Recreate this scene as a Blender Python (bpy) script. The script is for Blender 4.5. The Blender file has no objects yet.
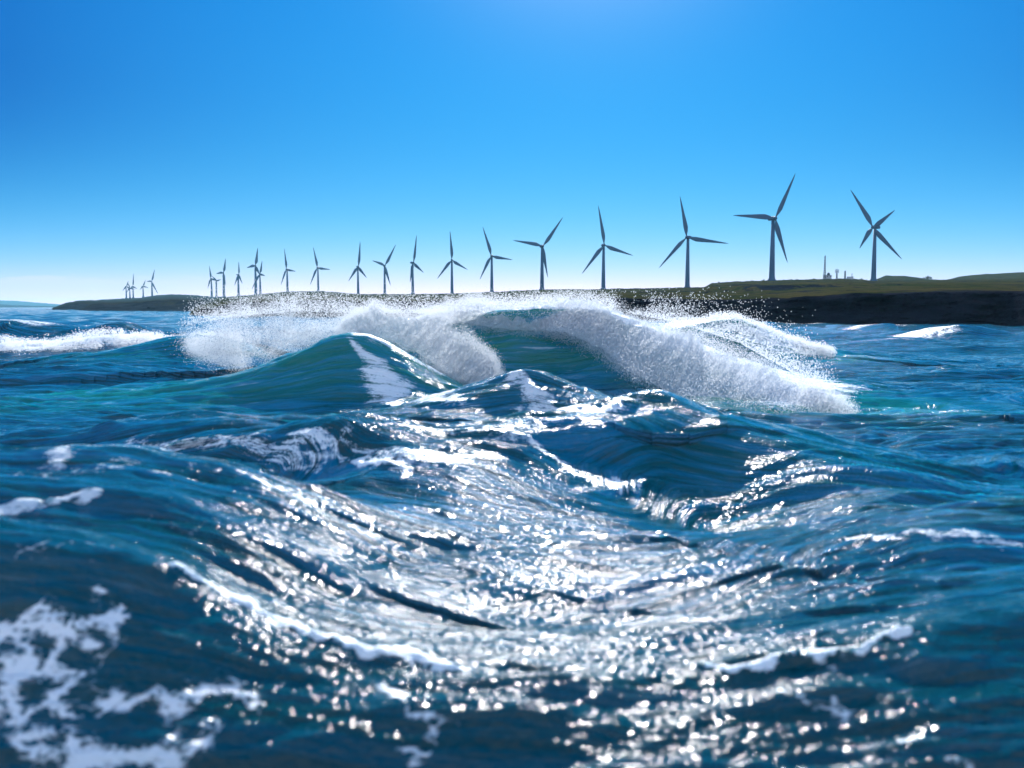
import bpy, math, random
import numpy as np
from mathutils import Vector

R = math.radians
sc = bpy.context.scene
C = sc.collection
random.seed(4)
rng = np.random.default_rng(7)

# ------------------------------------------------------------------ camera
F = 983.0          # focal length in pixels of a 1024 wide picture
H = 4.0            # eye height over the mean water level
PITCH = math.atan((384 - 307) / F)
cam = bpy.data.cameras.new('camera')
co = bpy.data.objects.new('camera', cam); C.objects.link(co)
co.location = (0, 0, H); co.rotation_euler = (math.pi / 2 - PITCH, 0, 0)
cam.sensor_width = 36; cam.lens = 36 * F / 1024
cam.clip_start = 0.1; cam.clip_end = 60000
cam.dof.use_dof = True; cam.dof.focus_distance = 90
cam.dof.aperture_fstop = 0.55; cam.dof.aperture_blades = 0
sc.camera = co

# ------------------------------------------------------------------ light
SUN_EL, SUN_AZ = 27.0, 4.5
w = bpy.data.worlds.new('World'); sc.world = w; w.use_nodes = True
nt = w.node_tree; N = nt.nodes; L = nt.links
bg = N['Background']
sky = N.new('ShaderNodeTexSky'); sky.sky_type = 'NISHITA'; sky.sun_disc = False
sky.sun_elevation = R(SUN_EL); sky.sun_rotation = R(SUN_AZ)
sky.air_density = 1.0; sky.dust_density = 0.2; sky.ozone_density = 3.0
sky.air_density = 0.6; sky.dust_density = 0.0; sky.ozone_density = 8.0
SKYSTR = 0.066
def wm(op, a, b=None, c=None, clamp=False):
    n = N.new('ShaderNodeMath'); n.operation = op; n.use_clamp = clamp
    for i, v in enumerate((a, b, c)):
        if v is None: continue
        if isinstance(v, (int, float)): n.inputs[i].default_value = v
        else: L.new(v, n.inputs[i])
    return n.outputs[0]
def wmap(v, a, b, c=0, d=1, interp='SMOOTHSTEP'):
    n = N.new('ShaderNodeMapRange'); n.interpolation_type = interp
    L.new(v, n.inputs[0])
    for i, q in enumerate((a, b, c, d)): n.inputs[i + 1].default_value = q
    return n.outputs[0]
tc = N.new('ShaderNodeTexCoord'); sep = N.new('ShaderNodeSeparateXYZ')
L.new(tc.outputs['Generated'], sep.inputs[0])
# colour curve of the film: each channel of the sky gets its own contrast
sc3 = N.new('ShaderNodeSeparateColor'); L.new(sky.outputs[0], sc3.inputs[0])
cc3 = N.new('ShaderNodeCombineColor')
SD = (math.sin(R(SUN_AZ)) * math.cos(R(SUN_EL)), math.cos(R(SUN_AZ)) * math.cos(R(SUN_EL)), math.sin(R(SUN_EL)))
dt = N.new('ShaderNodeVectorMath'); dt.operation = 'DOT_PRODUCT'; dt.inputs[1].default_value = SD
L.new(tc.outputs['Generated'], dt.inputs[0])
hiw = wm('MULTIPLY', wm('MULTIPLY', wmap(sep.outputs[2], 0.0, 0.22), wmap(sep.outputs[2], .36, .62, 1, 0)), wmap(dt.outputs['Value'], .2, .6))
over = wmap(sep.outputs[2], .34, .7, 1, 2.6)  # overhead sky boosted as fill for shaded foam and spray
for i, (p, k, lo) in enumerate(((2.5, 0.17, .0), (0.80, 1.50, .27), (0.42, 3.70, .55))):
    v = wm('MULTIPLY', wm('POWER', sc3.outputs[i], p), k)
    f = wmap(dt.outputs['Value'], .78, 1.0, lo, 1.12, 'LINEAR')
    f = wm('ADD', wm('MULTIPLY', f, hiw), wm('SUBTRACT', 1.0, hiw))
    ov = wm('MULTIPLY_ADD', wm('SUBTRACT', over, 1.0), (1.6, .75, .25)[i], 1.0)
    L.new(wm('MULTIPLY', wm('MULTIPLY', v, f), ov), cc3.inputs[i])
glow = wm('POWER', wm('MAXIMUM', dt.outputs['Value'], 0.0), 110.0)
gl = N.new('ShaderNodeMix'); gl.data_type = 'RGBA'; gl.blend_type = 'ADD'; gl.inputs[7].default_value = (3.0, 3.2, 3.0, 1)
gl.inputs[0].default_value = 1
backf = wmap(dt.outputs['Value'], .75, .0)  # fill light added to the sky away from the sun, whitens shaded foam
for_add = N.new('ShaderNodeMix'); for_add.data_type = 'RGBA'; for_add.inputs[6].default_value = (0, 0, 0, 1); for_add.inputs[7].default_value = (5.4, 4.7, 3.6, 1)
L.new(wm('ADD', glow, backf), for_add.inputs[0]); L.new(for_add.outputs[2], gl.inputs[7]); L.new(cc3.outputs[0], gl.inputs[6])
# thin bank of low cloud standing on the left of the horizon
vm = N.new('ShaderNodeVectorMath'); vm.operation = 'MULTIPLY'; vm.inputs[1].default_value = (14, 14, 90)
L.new(tc.outputs['Generated'], vm.inputs[0])
cn = N.new('ShaderNodeTexNoise'); cn.inputs['Scale'].default_value = 1.6; cn.inputs['Detail'].default_value = 8
cn.inputs['Roughness'].default_value = 0.6
L.new(vm.outputs[0], cn.inputs['Vector'])
topz = wm('MULTIPLY_ADD', cn.outputs[0], 0.022, 0.017)
band = wm('MULTIPLY', wmap(wm('SUBTRACT', topz, sep.outputs[2]), -0.001, 0.004), wmap(sep.outputs[2], 0.004, 0.024))
left = wmap(sep.outputs[0], -0.22, -0.37)
cfac = wm('MULTIPLY', wm('MULTIPLY', band, left), 0.75, clamp=True)
cmix = N.new('ShaderNodeMix'); cmix.data_type = 'RGBA'
cmix.inputs[7].default_value = (7.0, 7.6, 8.6, 1)
L.new(cfac, cmix.inputs[0]); L.new(gl.outputs[2], cmix.inputs[6])
L.new(cmix.outputs[2], bg.inputs[0]); bg.inputs[1].default_value = SKYSTR

sd = Vector((math.sin(R(SUN_AZ)) * math.cos(R(SUN_EL)), math.cos(R(SUN_AZ)) * math.cos(R(SUN_EL)), math.sin(R(SUN_EL))))
sun = bpy.data.lights.new('sun', 'SUN'); sun.energy = 4.8; sun.angle = R(0.55); sun.color = (1, 1, 0.995)
so = bpy.data.objects.new('sun', sun); C.objects.link(so)
so.rotation_euler = (-sd).to_track_quat('-Z', 'Y').to_euler(); so.location = (0, 0, 50)

sc.view_settings.view_transform = 'Standard'; sc.view_settings.look = 'None'
sc.view_settings.exposure = 0.68; sc.view_settings.gamma = 1
sc.view_settings.use_curve_mapping = False
cy = sc.cycles
cy.use_denoising = True; cy.denoising_prefilter = 'ACCURATE'; cy.denoising_input_passes = 'RGB_ALBEDO_NORMAL'; cy.max_bounces = 8; cy.diffuse_bounces = 6; cy.transparent_max_bounces = 24; cy.glossy_bounces = 2
cy.transmission_bounces = 2; cy.volume_bounces = 0; cy.sample_clamp_indirect = 4; cy.sample_clamp_direct = 65
cy.caustics_reflective = False; cy.caustics_refractive = False
cy.use_adaptive_sampling = False

# ------------------------------------------------------------------ helpers
CP, SP = math.cos(PITCH), math.sin(PITCH)
def at(px, py, Y):
    """world point at depth Y (metres along +Y) on the sight line of a pixel"""
    px = np.asarray(px, float); py = np.asarray(py, float); Y = np.asarray(Y, float)
    u = (px - 512) / F; v = (384 - py) / F
    fy = CP + v * SP; fz = -SP + v * CP
    k = Y / fy
    return u * k, Y + 0 * px, H + fz * k
def mat(name):
    m = bpy.data.materials.new(name); m.use_nodes = True
    return m, m.node_tree.nodes, m.node_tree.links
def tag(o, label=None, cat=None, group=None, kind=None):
    if label: o['label'] = label
    if cat: o['category'] = cat
    if group: o['group'] = group
    if kind: o['kind'] = kind
    return o
def mesh_np(name, V, Fc, smooth=True, m=None, parent=None):
    """Fc: int array (n,3) or (n,4)"""
    me = bpy.data.meshes.new(name)
    V = np.ascontiguousarray(V, np.float32); Fc = np.ascontiguousarray(Fc, np.int32)
    n, k = Fc.shape
    me.vertices.add(len(V)); me.vertices.foreach_set('co', V.ravel())
    me.loops.add(n * k); me.loops.foreach_set('vertex_index', Fc.ravel())
    me.polygons.add(n); me.polygons.foreach_set('loop_start', np.arange(0, n * k, k, dtype=np.int32))
    me.polygons.foreach_set('loop_total', np.full(n, k, np.int32))
    me.update(calc_edges=True)
    me.polygons.foreach_set('use_smooth', np.full(n, smooth, bool))
    me.validate()
    if m: me.materials.append(m)
    o = bpy.data.objects.new(name, me); C.objects.link(o)
    if parent: o.parent = parent
    return o
def grid_faces(nr, nc):
    i = np.arange(nr - 1)[:, None] * nc + np.arange(nc - 1)[None]
    return np.stack([i, i + 1, i + nc + 1, i + nc], -1).reshape(-1, 4)
def attr(o, name, arr, typ='FLOAT'):
    a = o.data.attributes.new(name, typ, 'POINT')
    if typ == 'FLOAT': a.data.foreach_set('value', np.ascontiguousarray(arr, np.float32).ravel())
    else: a.data.foreach_set('vector', np.ascontiguousarray(arr, np.float32).ravel())
_tab = rng.random((256, 256)).astype(np.float32)
def vnoise(x, y):
    xi = np.floor(x).astype(np.int64); yi = np.floor(y).astype(np.int64)
    fx = (x - xi).astype(np.float32); fy = (y - yi).astype(np.float32)
    fx = fx * fx * fx * (fx * (fx * 6 - 15) + 10); fy = fy * fy * fy * (fy * (fy * 6 - 15) + 10)
    a = _tab[xi & 255, yi & 255]; b = _tab[(xi + 1) & 255, yi & 255]
    c = _tab[xi & 255, (yi + 1) & 255]; d = _tab[(xi + 1) & 255, (yi + 1) & 255]
    return (a * (1 - fx) + b * fx) * (1 - fy) + (c * (1 - fx) + d * fx) * fy
def fbm(x, y, o=4, g=0.5):
    s = 0; a = 1; t = 0
    for k in range(o):
        s = s + a * vnoise(x + 17.3 * k, y + 5.1 * k); t += a; a *= g; x = x * 2.03; y = y * 2.03
    return s / t
def sstep(a, b, x):
    t = np.clip((x - a) / (b - a), 0, 1); return t * t * (3 - 2 * t)

# ------------------------------------------------------------------ sea shape
# each swell: crest points (pixel x, pixel y, depth), front width, back width, lean
RIDGES = [
 ('J', [(-160,505,12.4),(0,528,11.7),(100,545,11.3),(180,575,11),(250,615,10.7),(330,650,10.4),(460,676,10.1),(600,686,10.0),(700,680,10.0),(780,660,10.1),(850,640,10.3),(940,620,10.6),(1060,606,10.9),(1200,600,11)], 1.15, 1.6, .06),
 ('I2', [(-60,490,15),(60,492,14.8),(150,502,14.5),(230,528,14.2),(290,556,14),(350,588,13.7)], 1.2, 1.5, 0),
 ('I', [(-150,470,17),(0,455,17.3),(100,448,17.5),(200,460,17.3),(280,488,16.8),(350,526,16.2),(420,566,15.6)], 1.7, 2.3, .04),
 ('K', [(850,556,16),(900,541,16.5),(960,531,17),(1030,529,17.2),(1150,528,17)], 0.8, 1.8, .1),
 ('K2', [(930,600,12.6),(1060,590,12.6)], 0.8, 1.0, 0),
 ('G', [(270,436,25),(310,424,25),(350,417,25),(400,446,23.5),(450,473,22),(520,508,20),(590,535,18.5)], 1.4, 2.4, .2),
 ('Hh', [(-80,440,27),(60,432,27),(120,420,27),(180,414,27),(260,420,27)], 1.7, 2.5, .1),
 ('E2', [(430,452,23.5),(500,430,25),(550,424,26),(600,424,26)], 1.1, 2.0, .15),
 ('E', [(540,417,29),(600,402,29),(655,391,29),(700,410,27.2),(760,437,25),(820,461,22.8),(890,484,21),(950,502,20)], 1.9, 3.0, .45),
 ('D', [(330,416,31),(400,406,31.5),(450,392,32.3),(495,378,33),(530,370,33.4),(575,384,33),(625,402,32)], 2.2, 3.2, .3),
 ('A', [(60,396,39.3),(150,386,39.7),(240,371,40.1),(300,349,40.4),(345,332,40.6),(385,339,40.8),(425,364,41.0),(465,388,41.1)], 3.2, 4.5, .9),
 ('B', [(390,336,50),(430,322,50.5),(480,313,50.5),(560,307,50),(620,316,48.5),(680,341,46),(740,369,43),(800,393,39.5),(860,411,37.5)], 3.4, 6.0, 1.6),
 ('Cc', [(600,345,75),(650,331,76),(700,321,76),(740,319,76),(785,341,73),(832,356,70)], 4.0, 7.0, 1.0),
 ('O', [(90,352,58),(140,344,59),(180,336,60),(215,337,60),(250,346,59)], 3.5, 5, .4),
 ('P', [(-60,374,48),(40,371,48),(100,367,48),(150,374,47)], 2.6, 4, .2),
 ('M', [(-60,346,76),(0,343,76),(60,341,76),(120,334,77),(170,339,76),(240,343,74)], 4, 6, .4),
 ('Nn', [(-80,322,112),(0,319,112),(30,322,112),(60,333,108)], 7, 9, .5),
 ('U', [(90,332,110),(125,324,112),(150,330,112)], 5, 7, .3),
 ('Q', [(790,352,92),(850,343,92),(900,338,94),(960,341,92),(1050,346,90)], 4, 7, .3),
 ('S', [(905,337,122),(945,328,124),(985,333,124)], 6, 9, .5),
 ('S2', [(850,328,165),(880,323,168),(900,329,168)], 7, 9, .3),
 ('V', [(760,383,52),(850,378,53),(950,372,54),(1060,370,55)], 2.5, 4, .1),
 ('W', [(800,410,38),(900,398,40),(1000,394,41),(1100,392,42)], 2.2, 3.6, .1),
 ('X', [(860,452,28),(950,440,29),(1060,436,30)], 1.8, 2.8, .1),
 ('Y', [(40,394,43),(-80,396,43)], 2, 3, .1),
]
# the same crests resampled as world polylines
RP = []
for nm, pts, wf, wb, lean in RIDGES:
    p = np.array(pts, float)
    x, y, z = at(p[:, 0], p[:, 1], p[:, 2])
    o = np.argsort(x); RP.append((nm, x[o], y[o], z[o], wf, wb, lean))

def cr_w(f):
    """Catmull-Rom weights of the four neighbouring control points"""
    return (-.5*f + f*f - .5*f**3, 1 - 2.5*f*f + 1.5*f**3, .5*f + 2*f*f - 1.5*f**3, -.5*f*f + .5*f**3)
SUBD = 5
def refine(a):
    n = len(a); out = []
    for i in range(n - 1):
        q = [a[max(i - 1, 0)], a[i], a[i + 1], a[min(i + 2, n - 1)]]
        for k in range(SUBD):
            out.append(sum(w_ * v for w_, v in zip(cr_w(k / SUBD), q)))
    out.append(a[-1]); return np.array(out)
FINE = {r[0]: (refine(r[1]), refine(r[2])) for r in RP}
def ridge_field(k, X, Y):
    """signed distance (front positive) and the parameter along the crest"""
    nm, _, _, cz, wf, wb, lean = RP[k]
    cx, cyy = FINE[nm]
    mg = max(4.6 * max(wf, wb), 14.0)
    S = (X > cx.min() - mg) & (X < cx.max() + mg) & (Y > cyy.min() - mg) & (Y < cyy.max() + mg)
    D_, T_ = np.full(X.shape, 1e3, np.float32), np.zeros(X.shape, np.float32)
    if not S.any(): return D_, T_
    X, Y = X[S], Y[S]
    best = np.full(X.shape, 1e9, np.float32); tt = np.zeros(X.shape, np.float32); sg = np.ones(X.shape, np.float32)
    for i in range(len(cx) - 1):
        ax, ay, bx, by = cx[i], cyy[i], cx[i + 1], cyy[i + 1]
        dx, dy = bx - ax, by - ay; l2 = dx * dx + dy * dy
        t = np.clip(((X - ax) * dx + (Y - ay) * dy) / l2, 0, 1)
        qx, qy = X - ax - t * dx, Y - ay - t * dy
        d = np.sqrt(qx * qx + qy * qy)
        s = np.where(qx * (-dy) + qy * dx > 0, -1, 1)    # behind the crest = negative
        m = d < best
        best = np.where(m, d, best); tt = np.where(m, (i + t) / SUBD, tt); sg = np.where(m, s, sg)
    D_[S] = best * sg; T_[S] = tt
    return D_, T_
def profile(d, wf, wb):
    ww = np.where(d > 0, wf, wb)
    q = np.sqrt(d * d + (0.10 * ww) ** 2) - 0.10 * ww
    return np.exp(-(q / ww) ** 1.35)
def hat(tt, n):
    out = [np.zeros(np.shape(tt), np.float32) for _ in range(n)]
    i = np.clip(np.floor(tt).astype(int), 0, n - 2); f = tt - i
    for o_, w_ in zip((-1, 0, 1, 2), cr_w(f)):
        j = np.clip(i + o_, 0, n - 1)
        for q in range(n): out[q] = out[q] + np.where(j == q, w_, 0)
    return out
# broad hollows
HOL = [(0, 8.0, 9, .9, -0.30), (-6, 8.0, 4, 1.0, -0.2), (1.2, 13.6, 3.2, 1.6, -0.42), (5, 19, 5, 4, -0.25), (0.5, 46.2, 5, 2.0, -0.5), (-4, 36, 8, 2.5, -0.5), (5.2, 24.6, 3.2, 1.8, -0.5), (4.9, 21.6, 1.9, 2.4, -0.75), (1.0, 30.4, 2.2, 1.1, -0.4), (-4.5, 23.2, 2.5, 1.2, -0.35), (-7, 21, 4, 2, -0.3), (5.6, 33, 3, 3, -0.35), (2.5, 22, 2.5, 2, -0.3)]
def hollows(X, Y):
    h = 0
    for x, y, sx, sy, a in HOL: h = h + a * np.exp(-((X - x) / sx) ** 2 - ((Y - y) / sy) ** 2)
    return h
# solve crest amplitudes so that the summed surface passes through every crest point
cps = [(k, j) for k in range(len(RP)) for j in range(len(RP[k][1]))]
PX = np.array([RP[k][1][j] for k, j in cps]); PY = np.array([RP[k][2][j] for k, j in cps]); PZ = np.array([RP[k][3][j] for k, j in cps])
A = np.zeros((len(cps), len(cps))); col = 0
for k in range(len(RP)):
    d, tt = ridge_field(k, PX, PY); pr = profile(d, RP[k][4], RP[k][5])
    for hj in hat(tt, len(RP[k][1])):
        A[:, col] = pr * hj; col += 1
amp = np.linalg.solve(A.T @ A + 0.01 * np.eye(len(cps)), A.T @ (PZ - hollows(PX, PY)))
# ripples: wave trains over a range of lengths
NW = 70
lam = np.exp(rng.uniform(math.log(0.28), math.log(7), NW)); ang = rng.normal(0, 0.33, NW); ph = rng.uniform(0, 6.28, NW)
def sea(X, Y, spacing=None, full=True):
    hh = hollows(X, Y).astype(np.float32); lx = np.zeros_like(hh); flow = Y.astype(np.float32).copy(); wsum = np.full_like(hh, 0.25)
    flow *= 0.25; col = 0; br = {}
    for k in range(len(RP)):
        nm, cx, cyy, cz, wf, wb, lean = RP[k]
        d, tt = ridge_field(k, X, Y)
        if full: d = d + wf * .26 * (fbm(X * .9 / wf + k, Y * .9 / wf, 3) - .5) * sstep(0, .25 * wf, np.abs(d))
        pr = profile(d, wf, wb)
        a = 0
        for hj in hat(tt, len(cx)):
            a = a + amp[col] * hj; col += 1
        c = pr * a; hh += c
        lx += lean * np.clip(c, 0, None) * pr * 0.35
        wgt = np.exp(-(d / (1.3 * np.where(d > 0, wf, wb))) ** 2).astype(np.float32)
        ymid = float(np.mean(cyy))
        flow += wgt * (ymid - d); wsum += wgt
        br[nm] = (d, tt)
    flow = flow / wsum
    if full:
        dist = np.sqrt(X * X + Y * Y)
        far = sstep(60, 160, dist)
        wx = X + 1.2 * fbm(X * 0.16, Y * 0.2, 3) * 2; wy = flow * 0.6 + Y * 0.4 + 1.2 * fbm(X * 0.13 + 40, Y * 0.2, 3) * 2
        patch = 0.35 + 1.3 * fbm(X * 0.10 + 9, Y * 0.14 + 3, 3)
        patch = patch * (1 - .55 * np.exp(-((X - 1) / 3.5) ** 2 - ((Y - 14) / 2.8) ** 2)) * (1 - .5 * np.exp(-((X - 4.6) / 3) ** 2 - ((Y - 25.5) / 4) ** 2))
        for i in range(NW):
            kx, ky = 2 * math.pi / lam[i] * math.sin(ang[i]), 2 * math.pi / lam[i] * math.cos(ang[i])
            fade = 1 if spacing is None else sstep(2.2, 5, lam[i] / spacing)
            a = 0.0058 * lam[i] ** 0.95 * (1 if lam[i] < 2 else 0.9)
            s = np.sin(kx * wx + ky * wy + ph[i])
            hh += a * fade * patch * (1 - np.abs(s) * 1.6 if i % 3 == 0 else s)
        # long fine lines drawn out along the swells
        q1 = fbm(wx * .22 + 3, wy * 1.5, 3); q2 = fbm(wx * .5 + 31, wy * 3.6 + 7, 3)
        f1 = 1 if spacing is None else sstep(1.5, 4, .66 / spacing); f2 = 1 if spacing is None else sstep(1.5, 4, .28 / spacing)
        nr_ = .6 + .4 * sstep(14, 26, dist)
        q3 = fbm(wx * 1.0 + 3, wy * 8 + 7, 3); f3 = 1 if spacing is None else sstep(1.5, 4, .125 / spacing)
        hh += .022 * f3 * (.5 - np.abs(2 * q3 - 1)) * patch
        hh += .16 * nr_ * f1 * (.5 - np.abs(2 * q1 - 1)) * patch + .06 * f2 * (.5 - np.abs(2 * q2 - 1)) * patch
        # bigger seas far out
        for lm, an, p in ((14, .2, 1), (19, -.3, 3), (25, .5, 5), (33, -.1, 2), (11, -.6, .5), (9, .1, 4)):
            kx, ky = 2 * math.pi / lm * math.sin(an), 2 * math.pi / lm * math.cos(an)
            s = np.sin(kx * (X + 9 * fbm(X * .02, Y * .02, 2)) + ky * (Y + 9 * fbm(X * .02 + 7, Y * .02, 2)) + p)
            hh += (0.15 + 0.85 * far) * 0.011 * lm * (1 - 1.6 * np.abs(s)) * (fbm(X * .03, Y * .05, 2) + .3)
        # keep the water off the eye
    return hh, lx, flow, br
ang_u = np.linspace(-0.80, 0.80, 1500)
r1 = np.exp(np.arange(math.log(6.2), math.log(150), 0.0033)); r2 = np.exp(np.linspace(math.log(150.5), math.log(22000), 330))
rr = np.concatenate([r1, r2])
YY, UU = np.meshgrid(rr, ang_u, indexing='ij'); XX = YY * UU
sp = np.gradient(rr)[:, None] * np.ones_like(UU)
hh, lx, flow, br = sea(XX, YY, sp)
V = np.stack([XX, YY - lx, hh], -1)

# foam laid down on the water: world polylines found where the sight line meets the surface
def hit(px, py, y0=None):
    ys = np.exp(np.linspace(math.log(6.5), math.log(400), 900))
    x, y, z = at(np.full(900, px), np.full(900, py), ys)
    s = sea(x, y, full=False)[0]
    i = np.argmax(z < s)
    return x[i], y[i]
def path_mask(pts, wid, soft=1.0):
    P = [hit(a, b) for a, b in pts]; m = np.zeros(XX.shape, np.float32)
    wd = wid if isinstance(wid, (list, tuple)) else [wid] * len(P)
    xm, ym = min(p[0] for p in P), min(p[1] for p in P); mw = max(wd) * 3
    R0 = (YY > ym - mw) & (YY < max(p[1] for p in P) + mw) & (XX > xm - mw) & (XX < max(p[0] for p in P) + mw)
    xs, ys = XX[R0], YY[R0]; mm = np.zeros(xs.shape); wq = np.mean(wd)
    qx = xs + (fbm(xs / wq * .35, ys / wq * .35, 3) - .5) * wq * 3.2; ys = ys + (fbm(xs / wq * .35 + 31, ys / wq * .35, 3) - .5) * wq * 3.2; xs = qx
    for i in range(len(P) - 1):
        (ax, ay), (bx, by) = P[i], P[i + 1]
        dx, dy = bx - ax, by - ay; l2 = dx * dx + dy * dy + 1e-9
        t = np.clip(((xs - ax) * dx + (ys - ay) * dy) / l2, 0, 1)
        d = np.hypot(xs - ax - t * dx, ys - ay - t * dy) / (wd[i] * (1 - t) + wd[i + 1] * t)
        mm = np.maximum(mm, np.exp(-d * d * soft))
    m[R0] = mm
    return m
foam = np.zeros(XX.shape, np.float32)
def add(m, s=1.0):
    global foam
    foam = np.maximum(foam, m * s)
add(path_mask([(180,572),(230,600),(290,628),(340,650),(400,668),(460,676)], [.14,.16,.22,.16,.2,.2]), 1.0)
add(path_mask([(690,676),(760,668),(830,656),(900,640)], [.10,.14,.16,.10]), .85)
add(path_mask([(90,610),(120,640),(60,660),(0,650)], [.25,.4,.4,.4]), .68)
add(path_mask([(-40,700),(60,690),(140,690),(225,712)], [.6,.6,.4,.25]), .71)
add(path_mask([(-40,740),(80,750),(190,745)], [.5,.5,.3]), .68)
add(path_mask([(0,520),(50,515),(110,500)], [.35,.4,.3]), .85)
add(path_mask([(0,545),(60,560),(110,555)], [.3,.25,.2]), .5)
add(path_mask([(390,700),(430,760)], [.2,.3]), .6)
add(path_mask([(770,690),(820,715),(900,745),(970,768)], [.12,.15,.2,.25]), .62)
add(path_mask([(60,470),(150,452),(230,455),(330,462),(420,458),(480,450)], [.6,.9,1.0,1.0,.8,.7]), .75)
add(path_mask([(0,480),(80,470),(160,478),(240,490),(320,520)], [.5,.6,.6,.5,.4]), .62)
add(path_mask([(150,520),(200,545),(260,575)], .35), .5)
add(path_mask([(345,420),(320,440),(300,465)], [.5,.9,.9]), .72)
add(path_mask([(360,465),(400,475)], .35), .9)
add(path_mask([(400,430),(450,440),(520,450),(580,475),(640,490)], [.8,.9,.9,.7,.6]), .74)
add(path_mask([(520,382),(540,392),(560,402)], [.7,1.1,.8]), .85)
add(path_mask([(530,412),(580,412),(640,404)], [.6,.8,.5]), .8)
add(path_mask([(350,340),(375,360),(410,385),(450,402)], [.6,.9,1.2,1.0]), .90)
add(path_mask([(200,348),(190,362),(240,375)], [.6,.5,.5]), .5)
add(path_mask([(690,540),(760,525),(700,560),(800,580)], [.35,.6,.5,.3]), .55)
add(path_mask([(870,548),(920,540),(960,540),(1010,548)], [.3,.45,.5,.3]), .72)
add(path_mask([(740,434),(800,442),(880,470)], [1.2,.8,.4]), .55)
add(path_mask([(620,425),(680,432)], [.3,.3]), .4)
# breaker crests carry foam
def crest_foam(nm, a, b, front, back, s):
    d, tt = br[nm]; n_ = [len(r[1]) for r in RP if r[0] == nm][0] - 1
    m = sstep(n_ - .02, n_ - .8, tt) * sstep(a - 1.3, a + .3, tt) * (1 - sstep(b - .3, b + .8, tt)) * np.exp(-np.where(d > 0, d / front, -d / back) ** 2)
    add(m, s)
crest_foam('A', 4.4, 7, 1.2, 4, .92); crest_foam('B', 0, 8, .9, 5, 1.0); crest_foam('B', 4.5, 8, 3.5, 5, 1.0)
crest_foam('Cc', 1, 5, 1.2, 7, .95); crest_foam('Cc', 3.4, 5, 5, 7, .9)
crest_foam('M', 0, 6, 4.5, 5, 1.0); crest_foam('Nn', 0, 3, 3, 6, .8); crest_foam('U', .5, 2, 1.5, 4, .7)
crest_foam('S', 0, 1.1, 5, 4, .85); crest_foam('S2', 0, 1.5, 2, 3, .8); crest_foam('Q', 1, 3, .8, 2, .6); crest_foam('O', 2, 4, 2, 4, .55)
crest_foam('W', .5, 3, .5, 1, .45); crest_foam('X', .5, 2, .4, .8, .4); crest_foam('V', 0, 3, .5, 1, .4); crest_foam('D', 2, 5, .5, 1.2, .6); crest_foam('E', 0, 2.3, .35, 1.6, .6)
crest_foam('Hh', 2, 4, .5, 1.2, .6); crest_foam('G', 0, 4, .3, 1.2, .55); crest_foam('I', 0, 6, .5, 1.3, .6); crest_foam('E2', 0, 3, .4, .9, .6)
dist = np.hypot(XX, YY)
add(sstep(.60, .78, fbm(XX * .05, YY * .12, 4)) * sstep(60, 110, dist), .55)
uu = XX / YY * F + 512; coast = np.interp(uu, [184,300,500,700,850,1024,1240], [440,400,330,268,225,199,190])
add(np.exp(-((YY - coast + 5) / 7) ** 2) * (uu > 184) * fbm(XX * .06, YY * .06, 3) * 1.5, .62)
aer = np.zeros_like(foam)
for nm, s in (('A', 1), ('B', 1.3), ('Cc', 1), ('O', .6), ('E', .35), ('D', .3)):
    d, tt = br[nm]; aer = np.maximum(aer, s * np.exp(-(d / 4.5) ** 2))
# churned foam stands a little proud of the water
V[..., 2] += 0.05 * foam * sstep(.55, 1, foam) * (fbm(XX * 3, YY * 3, 4) * 2) * sstep(60, 20, dist)

# ------------------------------------------------------------------ water material
def noden(nt):
    Nn, Ll = nt.nodes, nt.links
    def put(n, i, v):
        if isinstance(v, (int, float, tuple, list)): n.inputs[i].default_value = v
        elif v is not None: Ll.new(v, n.inputs[i])
    def m(op, a, b=None, c=None, clamp=False):
        n = Nn.new('ShaderNodeMath'); n.operation = op; n.use_clamp = clamp
        for i, v in enumerate((a, b, c)): put(n, i, v)
        return n.outputs[0]
    def vmul(v, s):
        n = Nn.new('ShaderNodeVectorMath'); n.operation = 'MULTIPLY'; put(n, 0, v); n.inputs[1].default_value = s; return n.outputs[0]
    def vadd(a, b):
        n = Nn.new('ShaderNodeVectorMath'); n.operation = 'ADD'; put(n, 0, a); put(n, 1, b); return n.outputs[0]
    def noise(v, s, d=4, r=.55, col=False):
        n = Nn.new('ShaderNodeTexNoise'); put(n, 'Vector', v); n.inputs['Scale'].default_value = s
        n.inputs['Detail'].default_value = d; n.inputs['Roughness'].default_value = r
        return n.outputs[1 if col else 0]
    def mr(v, a, b, c=0, d=1, it='SMOOTHSTEP'):
        n = Nn.new('ShaderNodeMapRange'); n.interpolation_type = it; put(n, 0, v)
        for i, q in enumerate((a, b, c, d)): put(n, i + 1, q)
        return n.outputs[0]
    def mixc(f, a, b):
        n = Nn.new('ShaderNodeMix'); n.data_type = 'RGBA'; put(n, 0, f); put(n, 6, a); put(n, 7, b); return n.outputs[2]
    def at_(name, vec=False):
        n = Nn.new('ShaderNodeAttribute'); n.attribute_name = name; return n.outputs[1 if vec else 2]
    def bump(h, s, dst, nrm=None):
        n = Nn.new('ShaderNodeBump'); put(n, 'Height', h); put(n, 'Strength', s); put(n, 'Distance', dst)
        if nrm is not None: Ll.new(nrm, n.inputs['Normal'])
        return n.outputs[0]
    return Nn, Ll, put, m, vmul, vadd, noise, mr, mixc, at_, bump

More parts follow.
